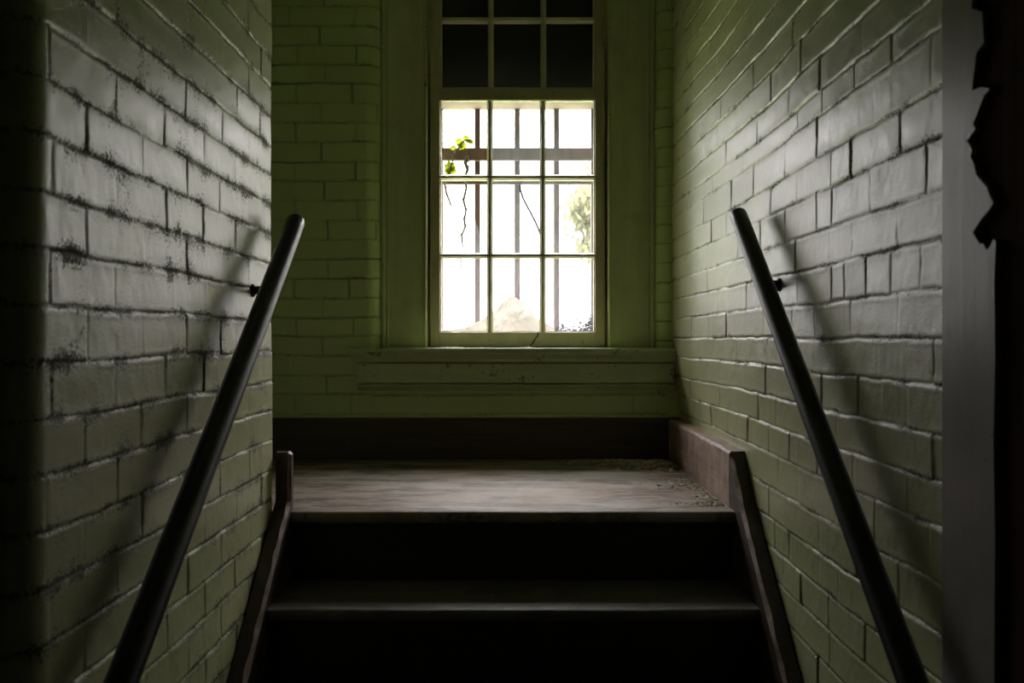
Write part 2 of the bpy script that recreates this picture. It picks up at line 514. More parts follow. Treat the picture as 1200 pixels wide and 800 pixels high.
# ---- left wall: hall face, rounded arris, long stair face, rounded arris, landing face
yn, yf, rN = 1.245, 2.515, 0.042
segsL = [('l', (-2.0, yn), (-XW - rN, yn), 0.012),
         ('a', (-XW - rN, yn + rN), rN, -PI / 2, 0, 1),
         ('l', (-XW, yn + rN), (-XW, yf - 0.035)),
         ('a', (-XW - 0.035, yf - 0.035), 0.035, 0, PI / 2, 1),
         ('l', (-XW - 0.035, yf), (-2.0, yf), 0.02)]
def jointsL(k, s):
    s0 = (2.0 - XW - rN) + PI / 2 * rN - (yn + rN)    # s of world Y on the stair face = Y + s0
    r = np.random.default_rng(900 + k)
    out = []
    base = 1.296 if k % 2 else 1.404
    for n in range(-6, 12):
        y = base + 0.2165 * n
        if y > yf - 0.02 and y < yf + 0.05: continue
        out.append(y + s0 + r.uniform(-0.006, 0.006))
    return out
# s normals: path direction gives (dy,-dx)/L; for the stair face direction +Y -> normal (+1,0)
wl = brick_mesh('wall_left', segsL, 0.0, ZTOP, 1.553, 0.0736, jointsL, 21, rough=1.0,
                lines_fix={k: WZ(y, 1.278) for k, y in {-5: 25, -4: 92, -3: 158, -2: 225, -1: 290, 0: 358, 1: 425, 2: 494, 3: 559, 4: 626, 5: 694}.items()})
me = mesh_from('wall_left', [wl])
wall_left = link('wall_left', me, M['brick_left'], smooth=True); tag(wall_left, kind='structure',
    label='glossy painted brick wall with black grime at its joints, beside the left handrail')

# ---- right wall
def smooth(t): t = np.clip(t, 0, 1); return t * t * (3 - 2 * t)
def leanR(Y, Z): return -0.024 * smooth((Z - 1.22) / 0.25) * smooth((Y - 2.6) / 1.0)
RJ = {-11: [905, 935, 975], -10: [818, 845, 880, 925, 960], -9: [806, 828, 862, 900, 935, 985], -8: [822, 850, 884, 921, 957.5, 1006, 1075], -7: [812, 836, 868, 899, 931, 960, 997.5, 1041],
      -6: [827, 855, 880, 917.5, 954.5, 981, 1021, 1087.5], -5: [815, 835, 850, 875, 900, 932, 971, 994, 1050],
      -4: [808, 826, 842, 862, 889, 918, 954, 972, 1017, 1082], -3: [809, 831, 850, 872, 895, 930, 969.5, 996.5, 1048],
      -2: [801, 816, 841, 862, 872, 900, 932, 972, 987, 1011.6, 1040, 1075], -1: [815, 832, 850, 872, 893, 925, 952, 993, 1050],
      0: [798, 823, 861, 886, 917, 947.5, 978, 1026, 1091], 1: [802, 830, 869, 895, 925, 958.5, 1001, 1030, 1060],
      2: [811, 842, 886, 907.5, 940, 976, 1023, 1089], 3: [832, 851, 874, 899, 923, 955, 995, 1060],
      4: [818, 861, 887.5, 910, 934, 975, 1022, 1085], 5: [829, 870, 899, 919.5, 956, 1000, 1049],
      6: [850, 880, 905.5, 922, 938, 957, 979.6, 1030], 7: [860, 890, 915, 936, 968, 1010, 1070], 8: [871, 905, 930, 969, 1040],
      9: [885, 920, 955, 1000, 1060]}
Y_RN = 1.387
segsR = [('l', (XW, Y_BACK), (XW, Y_RN - 0.002))]
def jointsR(k, s):
    if k in RJ:
        return [Y_BACK - 0.60 * F / (x - VX) for x in RJ[k]]
    r = np.random.default_rng(300 + k)
    return list(np.arange(0.05 + (k % 2) * 0.11, 2.3, 0.213) + r.uniform(-0.01, 0.01))
wr = brick_mesh('wall_right', segsR, 0.0, ZTOP, 1.511, 0.0698, jointsR, 57, lean=leanR,
                lines_fix={k: WZ(y, 1.39) for k, y in {-6: 31, -5: 99, -4: 157, -3: 221, -2: 279, -1: 338, 0: 396.5, 1: 452, 2: 511, 3: 567, 4: 621}.items()})
me = mesh_from('wall_right', [wr])
wall_right = link('wall_right', me, M['brick_right'], smooth=True); tag(wall_right, kind='structure',
    label='glossy painted brick wall beside the right handrail')

# ---- back wall with the window opening
XOL, XOR = -0.486, 0.524           # opening between the brick reveals
rB = 0.055
Z_OPB, Z_OPT = 1.30, 2.92
BJ = {}
def back_joint(k, s):
    odd = [345, 413, 275, 483, 552, 620, 690, 760]; even = [378, 308, 447, 517, 586, 655, 725]
    r = np.random.default_rng(70 + k)
    xs = odd if k % 2 else even
    return [WX(x + r.uniform(-6, 6), Y_BACK) + 2.0 for x in xs]
segB1 = [('l', (-2.0, Y_BACK), (XOL - rB, Y_BACK)),
         ('a', (XOL - rB, Y_BACK + rB), rB, -PI / 2, 0, 1),
         ('l', (XOL, Y_BACK + rB), (XOL, Y_BACK + 0.13))]
b1 = brick_mesh('b1', segB1, 1.0, ZTOP, 1.5165, 0.0707, back_joint, 81, dz=0.003, depth=0.0070)
# right of the opening, walked the same way
segB2 = [('l', (XOR, Y_BACK + 0.13), (XOR, Y_BACK + rB)),
         ('a', (XOR + rB, Y_BACK + rB), rB, PI, 1.5 * PI, 1),
         ('l', (XOR + rB, Y_BACK), (XW + 0.02, Y_BACK))]
b2 = brick_mesh('b2', segB2, 1.0, ZTOP, 1.502, 0.0707, lambda k, s: [], 83, dz=0.003, depth=0.0055)
segB3 = [('l', (XOL - rB, Y_BACK), (XOR + rB, Y_BACK))]
b3 = brick_mesh('b3', segB3, 1.0, Z_OPB + 0.122, 1.5165, 0.0707, back_joint, 81, dz=0.003, depth=0.006)
top = box_part(-2.0, XW + 0.1, Y_BACK + 0.02, Y_BACK + 0.35, Z_OPT, 3.4)
left_core = box_part(-2.2, XOL - 0.01, Y_BACK + 0.06 + rB, Y_BACK + 0.35, 0.0, 3.4)
right_core = box_part(XOR + 0.01, 0.9, Y_BACK + 0.06 + rB, Y_BACK + 0.35, 0.0, 3.4)
low_core = box_part(XOL - 0.05, XOR + 0.05, Y_BACK + 0.012, Y_BACK + 0.35, 0.0, Z_OPB + 0.122)
low_skin = box_part(-2.0, XW + 0.1, Y_BACK + 0.008, Y_BACK + 0.03, 0.0, 1.02)
me = mesh_from('wall_back', [b1, b2, b3, top, left_core, right_core, low_core, low_skin])
wall_back = link('wall_back', me, M['brick_back'], smooth=True); tag(wall_back, kind='structure',
    label='dark olive green painted brick wall around the window')
for p in me.polygons[-30:]: p.use_smooth = False

# ---- the rest of the shell
def struct(name, boxes, mat, label=None):
    bm = bmesh.new()
    for b in boxes: box(bm, *b)
    o = obj(name, bm, mat)
    tag(o, label=label, kind='structure')
    return o
struct('wall_right_core', [(XW + 0.03, 0.9, 1.39, Y_BACK + 0.2, 0.0, 3.4)], M['dark']).name = 'wall_right_side'
struct('wall_landing', [(-2.2, -2.0, 1.0, Y_BACK + 0.3, 0.0, 3.4)], M['dark'])
struct('wall_hall_left', [(-2.2, -2.0, -1.7, 1.3, 0.0, 3.4)], M['dark'])
struct('wall_hall_right', [(2.0, 2.2, -1.7, 1.4, 0.0, 3.4), (0.75, 2.0, 1.244, 1.40, 0.0, 3.4)], M['dark'])
struct('wall_hall_back', [(-2.2, 2.2, -1.9, -1.7, 0.0, 3.4)], M['dark'])
struct('wall_header', [(-2.0, 0.75, 1.262, 1.40, 2.60, 3.4)], M['dark'])
struct('wall_core', [(-2.0, -XW - 0.05, yn + 0.02, yf - 0.02, 0.0, 3.4)], M['dark'])
struct('ceiling', [(-2.2, 0.9, 1.25, Y_BACK + 0.35, 3.0, 3.4)], M['ceil'])
struct('ceiling_hall', [(-2.2, 2.2, -1.9, 1.40, 2.60, 2.99)], M['ceil'])
struct('floor_hall', [(-2.2, 2.2, -1.9, 1.26, -0.06, 0.0)], M['dark'])
struct('floor_under_stairs', [(-0.7, 0.75, 1.26, Y_BACK + 0.2, -0.06, 0.0)], M['dark'])

# ---- landing floor
bm = bmesh.new()
box(bm, -2.0, XS + 0.05, Y_EDGE + 0.03, Y_BACK + 0.01, Z_L - 0.14, Z_L)
floor_l = obj('floor', bm, M['floor']); tag(floor_l, 'worn scuffed landing floor with dust and bare brown patches below the window', kind='structure')

# ---- staircase
st = empty('staircase', (0, Y_EDGE, 0)); tag(st, 'dark worn wooden staircase climbing to the landing between the two brick walls', 'stairs')
def worn_edge(bm, amp, seed, ysel, zsel):
    for v in bm.verts:
        n = mnoise.noise(Vector((v.co.x * 3.0 + seed, 0, 0))) * 0.7 + mnoise.noise(Vector((v.co.x * 17.0 + seed, 3, 0))) * 0.3
        if v.co.y < ysel and v.co.z > zsel:
            v.co.y += amp * (0.4 + n)
            v.co.z -= amp * 0.5 * (0.5 + n)
def tread_board(y0, y1, zt, x0, x1, th, seed):
    """board with half-round nosing, cut in many slices so the edge can wear unevenly"""
    bm = bmesh.new()
    prof = [(y1, zt - th), (y1, zt)]
    for i in range(7):
        a = PI / 2 + PI * i / 6
        prof.append((y0 + th / 2 + math.cos(a) * th / 2 * 0.8, zt - th / 2 + math.sin(a) * th / 2))
    n = 60
    rings = []
    for i in range(n + 1):
        x = x0 + (x1 - x0) * i / n
        w = mnoise.noise(Vector((x * 4 + seed, 1, 0))) * 0.0022 + mnoise.noise(Vector((x * 25 + seed, 2, 0))) * 0.0010
        rings.append([bm.verts.new((x, p[0] + (w if p[0] < y1 - 0.01 else 0), p[1] + (w * 0.5 if p[0] < y1 - 0.01 else 0))) for p in prof])
    m = len(prof)
    for i in range(n):
        for k in range(m):
            j = (k + 1) % m
            bm.faces.new((rings[i][k], rings[i + 1][k], rings[i + 1][j], rings[i][j]))
    bm.faces.new(rings[0]); bm.faces.new(rings[-1][::-1])
    return bm
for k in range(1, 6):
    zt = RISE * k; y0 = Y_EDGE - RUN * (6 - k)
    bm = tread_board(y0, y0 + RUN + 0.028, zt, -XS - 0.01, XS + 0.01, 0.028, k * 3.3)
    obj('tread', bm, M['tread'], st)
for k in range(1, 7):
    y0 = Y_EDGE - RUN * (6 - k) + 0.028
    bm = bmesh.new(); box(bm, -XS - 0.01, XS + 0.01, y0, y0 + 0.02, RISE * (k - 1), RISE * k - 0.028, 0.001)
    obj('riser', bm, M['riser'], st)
bm = tread_board(Y_EDGE, Y_EDGE + 0.06, Z_L + 0.0005, -XS - 0.01, XS + 0.01, 0.030, 9.1)
o = obj('landing_nosing', bm, M['floor'], st)

# stringers: worn outline, inner arris knocked off
def stringer(side, pts, lab):
    """pts (y,z) outline of the top edge from the upper end down; bottom follows below"""
    top_ = pts
    bot = [(y + 0.02, z - 0.30) for y, z in reversed(top_)]
    xi, xo = side * XS, side * (XW - 0.0045)
    bm = bmesh.new()
    ch = 0.009
    # resample the top edge
    res = []
    for (ya, za), (yb, zb) in zip(top_[:-1], top_[1:]):
        L = math.hypot(yb - ya, zb - za); n = max(2, int(L / 0.02))
        for i in range(n): res.append((ya + (yb - ya) * i / n, za + (zb - za) * i / n))
    res.append(top_[-1])
    prev = None
    rows = []
    for i, (y, z) in enumerate(res):
        a = res[max(0, i - 1)]; b = res[min(len(res) - 1, i + 1)]
        dy, dz = b[0] - a[0], b[1] - a[1]; L = math.hypot(dy, dz)
        ny, nz = dz / L, -dy / L                   # outward (up / towards camera)
        if nz < 0: ny, nz = -ny, -nz
        if abs(nz) < 0.2: ny = -abs(ny)
        w = 0.0016 * mnoise.noise(Vector((y * 22, z * 22, side))) + 0.001 * mnoise.noise(Vector((y * 70, z * 70, side * 3)))
        c = ch * (1 + 0.4 * mnoise.noise(Vector((y * 15, z * 15, 5))))
        depth_ = 0.28
        rows.append([bm.verts.new((xi, y - ny * depth_ if abs(nz) > 0.2 else y + 0.05, z - nz * depth_ - (0.0 if abs(nz) > 0.2 else 0.0))) ,
                     bm.verts.new((xi - side * 0.001, y - ny * c, z - nz * c)),
                     bm.verts.new((xi + side * c, y + w, z + w)),
                     bm.verts.new((xo, y, z)),
                     bm.verts.new((xo, y - ny * depth_ if abs(nz) > 0.2 else y + 0.05, z - nz * depth_))])
    for r0, r1 in zip(rows[:-1], rows[1:]):
        for k in range(5):
            j = (k + 1) % 5
            bm.faces.new((r0[k], r1[k], r1[j], r0[j]))
    bm.faces.new(rows[0]); bm.faces.new(rows[-1][::-1])
    o = obj('stringer', bm, [M['string'], M['skirt']], st)
    # second slot: paler skirting wood for the knocked-off inner arris
    o['label'] = lab
    return o

def slope_y(z, y0, z0, m): return y0 - (z0 - z) / m
def stringer2(side, top_, lab):
    """closed board: side outline extruded across, inner upper arris chamfered unevenly"""
    res = []
    for (ya, za), (yb, zb) in zip(top_[:-1], top_[1:]):
        L = math.hypot(yb - ya, zb - za); n = max(1, int(L / 0.018))
        for i in range(n): res.append((ya + (yb - ya) * i / n, za + (zb - za) * i / n))
    res.append(top_[-1])
    yb_ = top_[0][0]
    xi, xo = side * XS, side * (XW - 0.0045)
    bm = bmesh.new()
    rows = []
    for i, (y, z) in enumerate(res):
        a = res[max(0, i - 1)]; b = res[min(len(res) - 1, i + 1)]
        dy, dz = b[0] - a[0], b[1] - a[1]; L = max(1e-6, math.hypot(dy, dz))
        ny, nz = dz / L, -dy / L
        if ny > 0 or nz < 0: ny, nz = -abs(ny), abs(nz)
        w = 0.0022 * mnoise.noise(Vector((y * 20, z * 20, side))) + 0.0012 * mnoise.noise(Vector((y * 75, z * 75, side * 3)))
        c = 0.0085 * (1 + 0.45 * mnoise.noise(Vector((y * 18, z * 18, 5))))
        base = (3.0, z)  # unused
        rows.append(((xi, y - ny * c, z - nz * c), (xi + side * c, y + w, z + w * 0.6), (xo, y, z)))
    V = [[bm.verts.new(p) for p in r] for r in rows]
    # bottom line, parallel well below the treads
    Bi, Bo = [], []
    for (y, z) in res:
        zb = max(0.0, z - 0.34)
        Bi.append(bm.verts.new((xi, y + 0.0, zb))); Bo.append(bm.verts.new((xo, y, zb)))
    n = len(V)
    for i in range(n - 1):
        f = bm.faces.new((V[i][0], V[i + 1][0], V[i + 1][1], V[i][1])); f.material_index = 1  # inner chamfer strip is coloured with the paler skirting wood
        bm.faces.new((V[i][1], V[i + 1][1], V[i + 1][2], V[i][2]))
        bm.faces.new((V[i][2], V[i + 1][2], Bo[i + 1], Bo[i]))
        bm.faces.new((Bo[i], Bo[i + 1], Bi[i + 1], Bi[i]))
        bm.faces.new((Bi[i], Bi[i + 1], V[i + 1][0], V[i][0]))
    bm.faces.new((V[0][0], V[0][1], V[0][2], Bo[0], Bi[0]))
    bm.faces.new((V[-1][0], V[-1][1], V[-1][2], Bo[-1], Bi[-1]))
    o = obj('stringer', bm, [M['string'], M['skirt']], st)
    o['label'] = lab
    return o
# left: block end with clipped corner, vertical drop, then the slope
stringer2(-1, [(2.535, 1.222), (2.508, 1.221), (2.505, 1.10), (2.085, 0.785), (1.27, 0.205)], 'left stringer with squared block end at the landing')
stringer2(1, [(2.60, 1.216), (2.575, 1.215), (2.44, 1.088), (2.045, 0.79), (1.27, 0.235)], 'right stringer with pale chamfered inner edge')

# ---- skirting boards
bm = bmesh.new(); box(bm, -2.0, XS + 0.045, Y_BACK - 0.024, Y_BACK + 0.006, Z_L, WZ(490, Y_BACK - 0.024), 0.004)
o = obj('baseboard_back', bm, M['base']); tag(o, 'black brown baseboard along the foot of the window wall', kind='structure')
bm = bmesh.new()
yb0, yb1, xb0, xb1, zb0, zb1 = 2.575, Y_BACK - 0.026, XS, XW + 0.010, Z_L, 1.217
n = 50; rows = []
for i in range(n + 1):
    y = yb0 + (yb1 - yb0) * i / n
    w = 0.0020 * mnoise.noise(Vector((y * 9, 0, 0))) + 0.0012 * mnoise.noise(Vector((y * 40, 2, 0)))
    c = 0.007 + 0.003 * mnoise.noise(Vector((y * 14, 7, 0)))
    rows.append([bm.verts.new(p) for p in ((xb1, y, zb0), (xb0, y, zb0), (xb0 + w, y, zb0 + 0.07), (xb0, y, zb1 - c), (xb0 + c * 0.4, y, zb1 - c * 0.35), (xb0 + c, y, zb1 + w), (xb1, y, zb1))])
for r0, r1 in zip(rows[:-1], rows[1:]):
    for k in range(7):
        j = (k + 1) % 7
        bm.faces.new((r0[k], r0[j], r1[j], r1[k]))
bm.faces.new(rows[0]); bm.faces.new(rows[-1][::-1])
o = obj('baseboard_right', bm, M['skirt']); tag(o, 'dusty brown baseboard at the right edge of the landing', kind='structure')

# ------------------------------------------------------------------ handrails
def handrail(side, pu, pl, brackets, lab, R):
    root = empty('handrail', ((pu[0] + pl[0]) / 2, (pu[1] + pl[1]) / 2, pl[2]))
    tag(root, lab, 'handrail')
    u, l = Vector(pu), Vector(pl)
    d = (u - l).normalized()
    pts, rad = [], []
    low = l - d * 0.16
    for t, rr in ((0.0, 0.6), (0.004, 0.86), (0.010, 1.0)):
        pts.append(low + d * t); rad.append(R * rr)
    N = 26
    for i in range(1, N):
        pts.append(low.lerp(u, i / N)); rad.append(R)
    for t, rr in ((-0.007, 1.0), (-0.003, 0.95), (-0.001, 0.84), (0.0, 0.6)):
        pts.append(u + d * t); rad.append(R * rr)
    bm = bmesh.new(); tube(bm, pts, rad, 28)
    obj('rail', bm, M['rail'], root, smooth=True)
    for yb in brackets:
        t = (yb - l.y) / (u.y - l.y); c = l.lerp(u, t)
        under = c + Vector((0, 0.004, -R * 0.9))
        wallx = side * (XW - 0.0005)
        bm = bmesh.new()
        pth = [under + Vector((0, 0, 0.008)), under + Vector((side * 0.004, 0, -0.004)), Vector((side * 0.583, c.y + 0.006, c.z - 0.038)), Vector((wallx, c.y + 0.008, c.z - 0.040))]
        tube(bm, pth, [0.008, 0.009, 0.009, 0.010], 12)
        br = obj('bracket', bm, M['rail'], root, smooth=True)
        bm = bmesh.new()
        tube(bm, [Vector((wallx - side * 0.007, c.y + 0.008, c.z - 0.040)), Vector((wallx - side * 0.004, c.y + 0.008, c.z - 0.040)), Vector((wallx + side * 0.003, c.y + 0.008, c.z - 0.040))], [0.010, 0.0145, 0.016], 20)
        obj('wall_plate', bm, M['rail'], br, smooth=True)
handrail(1, (0.553, 2.43, 1.815), (0.553, 1.368, 1.035), [2.235, 1.31], 'round black handrail on the plain right wall, beside the grey flaking door post', 0.0212)
handrail(-1, (-0.547, 2.498, 1.806), (-0.547, 1.382, 1.030), [2.29, 1.375], 'round black handrail on the grimy left wall, its top end past the wall corner', 0.0232)

# ------------------------------------------------------------------ doorway post at the right
d1 = empty('door_1', (0.63, 1.24, 0)); tag(d1, 'dark brown door post with flaking grey paint', kind='structure')
bm = bmesh.new(); box(bm, 0.6065, 0.752, 1.02, 1.384, 0.0, 2.6, 0.004)
o = obj('post', bm, M['jamb_brown'], d1)
bm = bmesh.new(); box(bm, 0.600, 0.616, 0.90, 1.06, 0.0, 2.6, 0.003)
o = obj('door_stop', bm, M['jamb_brown'], d1)
# torn paint / plaster skin over the post: image columns of its ragged edge, converted on the plane x=0.598
edge = [(1139, -90), (1142, -40), (1139, 10), (1151, 14), (1153, 50), (1144, 62), (1140, 95), (1139, 106), (1149, 102), (1160, 104), (1153, 112), (1147, 128), (1140, 145), (1143, 151),
        (1138, 158), (1133, 165), (1137, 172), (1139, 177), (1137, 183), (1141, 192), (1144, 205), (1150, 212), (1156, 219), (1160, 230), (1164, 238), (1158, 247), (1150, 256), (1140, 272),
        (1144, 280), (1148, 286), (1152, 285), (1156, 293), (1160, 289), (1164, 280), (1167, 283), (1166, 300), (1165, 330), (1166, 420), (1164, 520), (1166, 640), (1165, 760), (1165, 900)]
px_ = 0.599
pts = [(Y_RN - 0.006, 2.6)]
for x, y in edge:
    Yp = px_ * F / (x - VX)
    pts.append((Yp, EYE + (VY - y) * Yp / F))
pts[0] = (Y_RN - 0.006, pts[1][1] + 0.25); pts.insert(1, (pts[1][0], pts[1][1] + 0.25))
# down to the floor
pts.append((pts[-1][0], 0.0)); pts.append((Y_RN - 0.006, 0.0))
bm = bmesh.new()
A = [bm.verts.new((px_, y, z)) for y, z in pts]
B = [bm.verts.new((px_ + 0.007, y, z)) for y, z in pts]
fa = bm.faces.new(A); fb = bm.faces.new(B[::-1]); fa.normal_update(); fb.normal_update()
for i in range(len(pts)):
    j = (i + 1) % len(pts)
    bm.faces.new((A[i], B[i], B[j], A[j]))
bmesh.ops.triangulate(bm, faces=[fa, fb])
o = obj('grey_paint_skin', bm, M['jamb_grey'], d1); o['label'] = 'grey paint with a torn ragged edge'

# ------------------------------------------------------------------ window
w1 = empty('window_1', (0.01, 3.70, 1.47)); tag(w1, 'tall double hung sash window with milky broken panes over a moulded sill', kind='structure')
Yc = 3.652     # casing face
YS = 3.672
TH = 0.036
X = lambda px: WX(px, YS)
Zr = lambda py: WZ(py, YS)
# casing boards: flat board, outer bead, inner quirk bead
def casing(x0, x1, outer, inner):
    root_bm = bmesh.new()
    box(root_bm, x0, x1, Yc, Yc + 0.03, 1.46, 2.95, 0.002)
    return root_bm
for side in (-1, 1):
    if side < 0: xa, xb = XOL - 0.006, WX(499, Yc)
    else: xa, xb = WX(714, Yc), XOR + 0.007
    bm = casing(xa, xb, 0, 0)
    # outer bead
    xo = XOL if side < 0 else XOR
    tube(bm, [(xo - side * 0.008, Yc - 0.002, 1.472), (xo - side * 0.008, Yc - 0.002, 2.95)], 0.009, 10)
    tube(bm, [(xo - side * 0.024, Yc + 0.001, 1.472), (xo - side * 0.024, Yc + 0.001, 2.95)], 0.004, 8)
    cs = obj('casing', bm, M['casing'], w1)
    bm = bmesh.new()
    xi = xb if side < 0 else xa
    tube(bm, [(xi - side * 0.0035 * 0, Yc - 0.003, 1.472), (xi, Yc - 0.003, 2.95)], 0.0052, 12)
    obj('bead', bm, M['putty'] if False else M['stool'], cs, smooth=True)
    # jamb running back from the casing
    bm = bmesh.new()
    xj = WX(501, 3.66) if side < 0 else WX(712, 3.66)
    box(bm, min(xj, xj + side * 0.03), max(xj, xj + side * 0.03), Yc + 0.006, Y_BACK + 0.33, 1.44, 2.95, 0.001)
    xq = X(506) if side < 0 else X(707)
    box(bm, min(xj, xq), max(xj, xq), 3.690, 3.83, 1.44, 2.95, 0.001)
    obj('jamb', bm, M['sash'], w1)
bm = bmesh.new(); box(bm, XOL, XOR, Yc, Y_BACK + 0.34, 2.90, 2.96, 0.002); obj('head', bm, M['casing'], w1)

# stool (inner sill) with an ogee nose, apron and its bottom moulding
Ys = 3.535
zs = 1.4735
xl = WX(405, Ys); xr = XW - 0.021
def stool_profile():
    p = [(3.71, zs - 0.028), (3.71, zs), (Ys + 0.002, zs), (Ys, zs - 0.003), (Ys, zs - 0.012), (Ys + 0.004, zs - 0.015)]
    for i in range(6):
        t = i / 5
        p.append((Ys + 0.005 + 0.022 * (t * t * (3 - 2 * t)), zs - 0.017 - 0.026 * t))
    p += [(Ys + 0.030, zs - 0.046), (Ys + 0.030, zs - 0.050), (3.603, zs - 0.050)]
    return p
bm = bmesh.new()
prof = stool_profile()
n = 70; rings = []
for i in range(n + 1):
    t = i / n
    w = 0.0008 * mnoise.noise(Vector((t * 30, 0, 0))) + 0.0006 * mnoise.noise(Vector((t * 90, 4, 0)))
    ring = []
    for (y, z) in prof:
        # return the profile round the left end (mitred look)
        inset = max(0.0, y - Ys) if y < 3.59 else 0.03
        x0 = xl + min(inset, 0.034)
        x = x0 + (xr - x0) * t
        ring.append(bm.verts.new((x, y + (w if y < 3.6 else 0), z + (w * 0.6 if y < 3.6 else 0))))
    rings.append(ring)
m_ = len(prof)
for i in range(n):
    for k in range(m_):
        j = (k + 1) % m_
        bm.faces.new((rings[i][k], rings[i + 1][k], rings[i + 1][j], rings[i][j]))
bm.faces.new(rings[0]); bm.faces.new(rings[-1][::-1])
obj('sill', bm, M['stool'], w1)
bm = bmesh.new()
za1 = zs - 0.055; za0 = WZ(450, 3.575)
box(bm, WX(418, 3.575), xr, 3.577, 3.603, za0 + 0.004, za1, 0.0015)
ap = obj('apron', bm, M['stool'], w1)
bm = bmesh.new()
zb_ = WZ(457.5, 3.58)
prof = [(3.603, za0), (3.567, za0), (3.564, za0 - 0.003), (3.567, za0 - 0.008), (3.576, za0 - 0.013), (3.584, za0 - 0.018), (3.588, zb_), (3.603, zb_)]
prism(bm, prof, 'x', WX(419, 3.575), xr)
obj('apron_moulding', bm, M['stool'], w1)

# --- sashes
def sash(name, x0, x1, z0, z1, Yf, th, stile, rail_b, rail_t, cols, rows, horn=0.0, mun=0.0215):
    """cols/rows: centre lines of the glazing bars"""
    bm = bmesh.new()
    box(bm, x0, x0 + stile, Yf, Yf + th, z0, z1 + horn, 0.0025)
    box(bm, x1 - stile, x1, Yf, Yf + th, z0, z1 + horn, 0.0025)
    box(bm, x0 + stile, x1 - stile, Yf + 0.0005, Yf + th, z0, z0 + rail_b, 0.002)
    box(bm, x0 + stile, x1 - stile, Yf + 0.0005, Yf + th, z1 - rail_t, z1, 0.002)
    s = obj(name, bm, M['sash'], w1)
    def bar(pts_axis, a0, a1, c):
        b = bmesh.new()
        h = mun / 2
        # moulded glazing bar: narrow face, sloping cheeks
        pr = [(c - 0.0045, Yf + 0.003), (c + 0.0045, Yf + 0.003), (c + 0.0065, Yf + 0.008), (c + h, Yf + 0.015), (c + h, Yf + th - 0.004), (c - h, Yf + th - 0.004), (c - h, Yf + 0.015), (c - 0.0065, Yf + 0.008)]
        if pts_axis == 'v': prism(b, pr, 'z', a0, a1)
        else: prism(b, [(p[1], p[0]) for p in pr], 'x', a0, a1)
        obj('glazing_bar', b, M['sash'], s)
    for c in cols: bar('v', z0 + rail_b - 0.001, z1 - rail_t + 0.001, c)
    for c in rows: bar('h', x0 + stile - 0.001, x1 - stile + 0.001, c)
    # moulded inner edge of the frame, pale with old putty
    b = bmesh.new()
    xi0, xi1, zi0, zi1 = x0 + stile, x1 - stile, z0 + rail_b, z1 - rail_t
    q = 0.004
    box(b, xi0 - 0.001, xi0 + q, Yf + 0.012, Yf + th - 0.004, zi0, zi1, 0.001)
    box(b, xi1 - q, xi1 + 0.001, Yf + 0.012, Yf + th - 0.004, zi0, zi1, 0.001)
    box(b, xi0 + q, xi1 - q, Yf + 0.012, Yf + th - 0.004, zi0 - 0.001, zi0 + q, 0.001)
    box(b, xi0 + q, xi1 - q, Yf + 0.012, Yf + th - 0.004, zi1 - q, zi1 + 0.001, 0.001)
    obj('putty_edge', b, M['putty'], s)
    return s, (xi0, xi1, zi0, zi1)

colsL = [X(574), X(636)]
rowsL = [Zr(207), Zr(299)]
lower, inn = sash('lower_sash', X(504), X(709), Zr(406.3), Zr(103), YS, TH, X(515.5) - X(504), Zr(389) - Zr(406.3), Zr(103) - Zr(116), colsL, rowsL,
                  horn=Zr(54) - Zr(103))
# light bead under the top rail
bm = bmesh.new(); tube(bm, [(inn[0], YS + 0.004, inn[3] - 0.001), (inn[1], YS + 0.004, inn[3] - 0.001)], 0.0045, 10)
obj('rail_bead', bm, M['stool'], lower, smooth=True)
# split in the bottom rail
bm = bmesh.new()
pk = [(631, 389), (630, 393), (627, 397), (625, 401), (622, 404), (621, 407)]
tube(bm, [(WX(a, YS - 0.001), YS + 0.0003, WZ(b, YS)) for a, b in pk], [0.0018, 0.0025, 0.002, 0.0028, 0.002, 0.0012], 6)
o = obj('crack', bm, M['blackout'], lower); o['label'] = 'dark split across the bottom rail'

